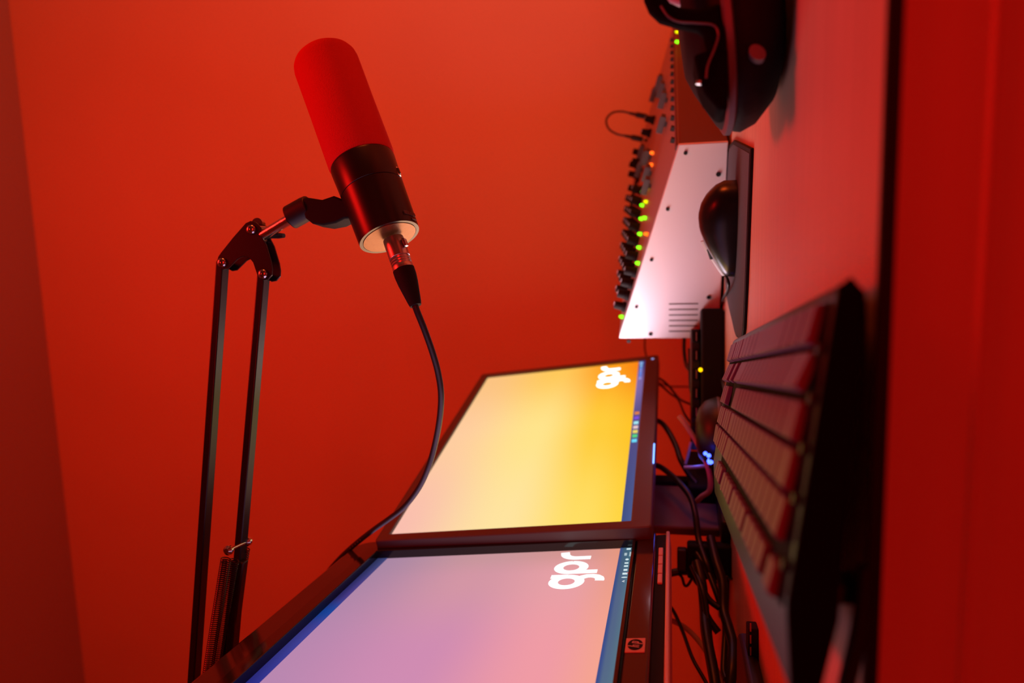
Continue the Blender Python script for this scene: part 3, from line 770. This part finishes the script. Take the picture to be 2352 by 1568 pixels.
band = smoothline([hpt(1501, -50, .463), hpt(1480, -160, .465), hpt(1470, -320, .47), hpt(1490, -480, .475), hpt(1560, -600, .48), hpt(1640, -640, .485)], 6)
MB().tube(band, .0085, 16, .8).build('headband', M_leather, hp)

# ---------------------------------------------------------------- black boxes and clutter between mixer and monitors
def cbox(name, label, cat, X, Y, yaw, sx, sy, sz, m, bev=.003, group=None, z=0):
    o = thing(name, label, cat, W3(X, Y, -.073 + z), heading(yaw))
    return o
# low black interface beside the mixer
ai = thing('audio_interface', 'low black box with one amber light beside the mixer end panel', 'audio interface', W3(-.045, 1.035, -.073), YAW)
MB().box(-.098, .090, -.008, .062, .002, .031).build('case', M_matte, ai, bevel=.003)
MB().box(-.094, .086, -.004, .058, 0, .003).build('base', M_black, ai, smooth=False)
aml = at(1609, 849, 1.02)
MB().lathe([(0, 0), (.0028, 0), (.002, .0016), (0, .0022)], 14, Matrix.Translation(ai.matrix_basis.inverted() @ aml) @ Matrix.Rotation(math.pi / 2, 4, 'X')).build('amber_light', glow('led_amber', srgb(255, 190, 0), 2.2), ai)
# stacked hub with plugs
dk = thing('docking_hub', 'black hub full of plugs resting on the low black box', 'hub', W3(-.045, 1.045, -.0415), YAW)
MB().box(-.105, .062, .000, .052, 0, .0125).build('case', M_black, dk, bevel=.0015)
for k in range(6):
    x = .052 - k * .026
    pg_ = MB().box(x - .008, x + .008, -.004, .001, .002, .0115).build('port', M_matte, dk, bevel=.0008)
    MB().box(x - .006, x + .006, -.0048, -.0040, .0050, .0060).build('port_rim', M_redcable, pg_, smooth=False)
# rounded puck device
pk = thing('puck_speaker', 'black rounded puck shaped device behind the keyboard end', 'speaker', W3(-.118, .985, -.073))
MB().lathe([(0, 0), (.040, 0), (.046, .006), (.046, .016), (.041, .028), (.031, .036), (.018, .0395), (0, .040)], 48).build('housing', M_black, pk)
MB().lathe([(.0463, .010), (.0470, .012), (.0463, .014)], 48).build('rim_line', M_seam, pk)
# glowing usb hub
hb = thing('usb_hub', 'black hub with bright blue lights under the far monitor', 'hub', W3(-.212, 1.075, -.073), heading(12))
MB().box(-.055, .085, -.030, .030, .0, .048).build('case', M_matte, hb, bevel=.004)
Mblue = glow('led_blue', (0.03, 0.06, 1.0), 9.0)
hbi = (Matrix.Translation(hb.location) @ Matrix.Rotation(hb.rotation_euler.z, 4, 'Z')).inverted()
for px, py, Y, r in ((1632, 1059, .935, .0045), (1620, 1041, .935, .0026), (1628, 1046, .935, .0028)):
    MB().lathe([(0, -r), (r * .7, -r * .7), (r, 0), (r * .7, r * .7), (0, r)], 12, Matrix.Translation(hbi @ at(px, py, Y))).build('blue_light', Mblue, hb)
lp = hbi @ at(1630, 1055, .942); MB().box(lp.x - .010, lp.x + .014, lp.y - .006, lp.y + .008, 0, lp.z + .001).build('light_pod', M_matte, hb, bevel=.001)
MB().box(lp.x + .010, -.05, lp.y - .002, lp.y + .006, 0, .008).build('pod_lead', M_matte, hb, bevel=.001)
Lb = bpy.data.lights.new('blue_hub_light', 'POINT'); Lb.energy = .016; Lb.color = (.08, .12, 1); Lb.shadow_soft_size = .01
ob = bpy.data.objects.new('blue_hub_light', Lb); COL.objects.link(ob); ob.location = at(1600, 1062, 1.0)
# black upright adapter blocks further left
ad = thing('power_adapter', 'black power adapter block hanging behind the gap between monitors', 'adapter', at(1640, 1285, .93), heading(0))
ad.location.z = .75
MB().box(-.012, .012, -.020, .022, .0, .052).build('body', M_matte, ad, bevel=.003)
MB().box(-.008, .008, -.012, .014, .052, .064).build('cable_neck', M_black, ad, bevel=.002)
# small hub on the desk at lower edge
us = thing('card_reader', 'small flat black card reader lying alone on the red desk', 'card reader', (onz(1740, 1440) + onz(1744, 1550)) / 2, YAW)
hw = (onz(1742, 1440) - onz(1744, 1550)).length / 2
MB().box(-hw, hw, -.003, .016, 0, .0085).build('case', M_matte, us, bevel=.0012)
for k in range(4): MB().box(-hw + .006 + k * .010, -hw + .013 + k * .010, -.0034, -.0030, .0060, .0072).build('slot', M_redcable, us, smooth=False)

def cable(label, px, r, m=M_rubber, name='cable', group='loose cables behind and below the monitors'):
    P = [at(*p) for p in px]; c = P[0].copy()
    g = MB().tube(smoothline([p - c for p in P], 7), r, 10).build(name, m)
    g.location = c
    return tag(g, label, 'cable', group)
cable('thick dark cable curving from the far monitor down to the blue hub', [(1480, 960, 1.16), (1515, 968, 1.12), (1535, 990, 1.09), (1553, 1025, 1.07), (1563, 1055, 1.05), (1580, 1085, 1.04), (1600, 1110, 1.03)], .0040)
cable('black cable running from below the monitor past the hub to the stand', [(1480, 1065, 1.06), (1512, 1070, 1.04), (1535, 1085, 1.02), (1560, 1108, .99), (1585, 1140, .97), (1597, 1180, .95), (1605, 1240, .93), (1625, 1300, .90), (1640, 1340, .90)], .0040)
cable('thin dark cable drooping off the right end of the far monitor', [(1485, 870, 1.30), (1512, 868, 1.28), (1535, 885, 1.26), (1560, 915, 1.22), (1583, 927, 1.16), (1600, 935, 1.12)], .0020)
cable('second thin dark cable crossing below the end of the far monitor', [(1485, 885, 1.27), (1512, 882, 1.26), (1540, 904, 1.24), (1558, 918, 1.20), (1572, 950, 1.14), (1590, 975, 1.12)], .0018)
cable('reddish cable slanting past the blue lights to the desk', [(1560, 955, .99), (1575, 975, .985), (1600, 1015, .98), (1618, 1050, .97), (1630, 1090, .965), (1630, 1125, .965), (1612, 1140, .97), (1600, 1152, .98)], .0034, M_redcable)
cable('pale vertical wire standing between hub and blue light', [(1574, 1065, 1.03), (1580, 1045, 1.03), (1587, 1015, 1.03)], .0022, M_redcable)
cable('pale horizontal wire lit blue in front of the hub', [(1572, 1073, 1.005), (1590, 1073, 1.0), (1623, 1070, .995)], .0024, M_silver)
cable('thick black cable hanging below the white panel corner', [(1572, 770, 1.22), (1571, 800, 1.20), (1574, 830, 1.18), (1580, 845, 1.15), (1590, 852, 1.14)], .0030)
cable('thin dark cable dropping down the wall beside the mixer', [(1470, 700, 1.42), (1481, 750, 1.44), (1481, 795, 1.45), (1484, 815, 1.46), (1496, 860, 1.48), (1530, 885, 1.50), (1575, 888, 1.50), (1624, 892, 1.50)], .0016)
cable('thin dark cable running down along the stacked hub', [(1582, 800, 1.12), (1583, 850, 1.11), (1585, 890, 1.10), (1592, 925, 1.08)], .0016)
# cable bundle to the left of the stand
cable('thick black cable of the bundle, leftmost along its whole length', [(1600, 1290, .90), (1612, 1340, .88), (1617, 1390, .87), (1620, 1440, .84), (1630, 1500, .81), (1642, 1568, .78), (1650, 1640, .76)], .0058)
cable('black cable of the bundle running straight down its middle', [(1590, 1300, .90), (1612, 1350, .87), (1625, 1420, .85), (1632, 1480, .83), (1642, 1530, .80), (1648, 1580, .78)], .0034)
cable('thick black cable of the bundle bulging to the right', [(1632, 1235, .93), (1645, 1290, .90), (1660, 1340, .88), (1662, 1400, .86), (1673, 1440, .84), (1683, 1480, .82), (1682, 1530, .79), (1674, 1600, .77)], .0056)
cable('black cable crossing diagonally from the adapter into the bundle', [(1600, 1270, .92), (1625, 1310, .90), (1645, 1360, .88), (1658, 1400, .87), (1666, 1440, .86), (1664, 1490, .84), (1662, 1540, .82), (1668, 1560, .81)], .0036)
cable('dark cable stub ending on the bundle side, lower of two', [(1617, 1400, .86), (1630, 1425, .855), (1650, 1452, .85)], .0042)
cable('dark cable stub ending on the bundle side, upper of two', [(1612, 1350, .87), (1630, 1378, .865), (1652, 1396, .86)], .0036)
cable('bright red lit cable arching from the near monitor into the bundle', [(1510, 1420, .95), (1540, 1424, .93), (1575, 1442, .91), (1605, 1472, .89), (1632, 1512, .86), (1655, 1560, .83), (1662, 1590, .82)], .0032, M_redcable)
cable('thin dark red wire falling from under the near monitor trim', [(1520, 1375, .95), (1545, 1400, .93), (1568, 1450, .90), (1590, 1510, .86), (1615, 1555, .84), (1640, 1600, .82)], .0022)
cable('thin black loop of wire tangled left of the adapter', [(1555, 1315, .94), (1566, 1325, .93), (1572, 1343, .93), (1580, 1343, .93), (1592, 1325, .93), (1596, 1335, .92), (1610, 1350, .91)], .0018)
cable('black plug lead sticking out level from the adapter', [(1520, 1320, .94), (1545, 1315, .94), (1565, 1312, .94), (1600, 1312, .93)], .0048)
cable('short thin wire end lying on the desk by the keyboard', [(1668, 1322, .92), (1675, 1328, .915), (1695, 1330, .90), (1708, 1336, .89)], .0016)
cable('thick cable leaving the keyboard underside toward the camera side', [(1990, 1300, .30), (1983, 1380, .30), (1975, 1440, .30), (1962, 1500, .30), (1945, 1570, .30), (1930, 1650, .30)], .0032, M_matte, group='cables at the keyboard')
cable('black cable leaving the far left corner of the keyboard', [(1800, 1450, .34), (1822, 1500, .335), (1838, 1545, .33), (1855, 1600, .325)], .0028, M_matte, group='cables at the keyboard')
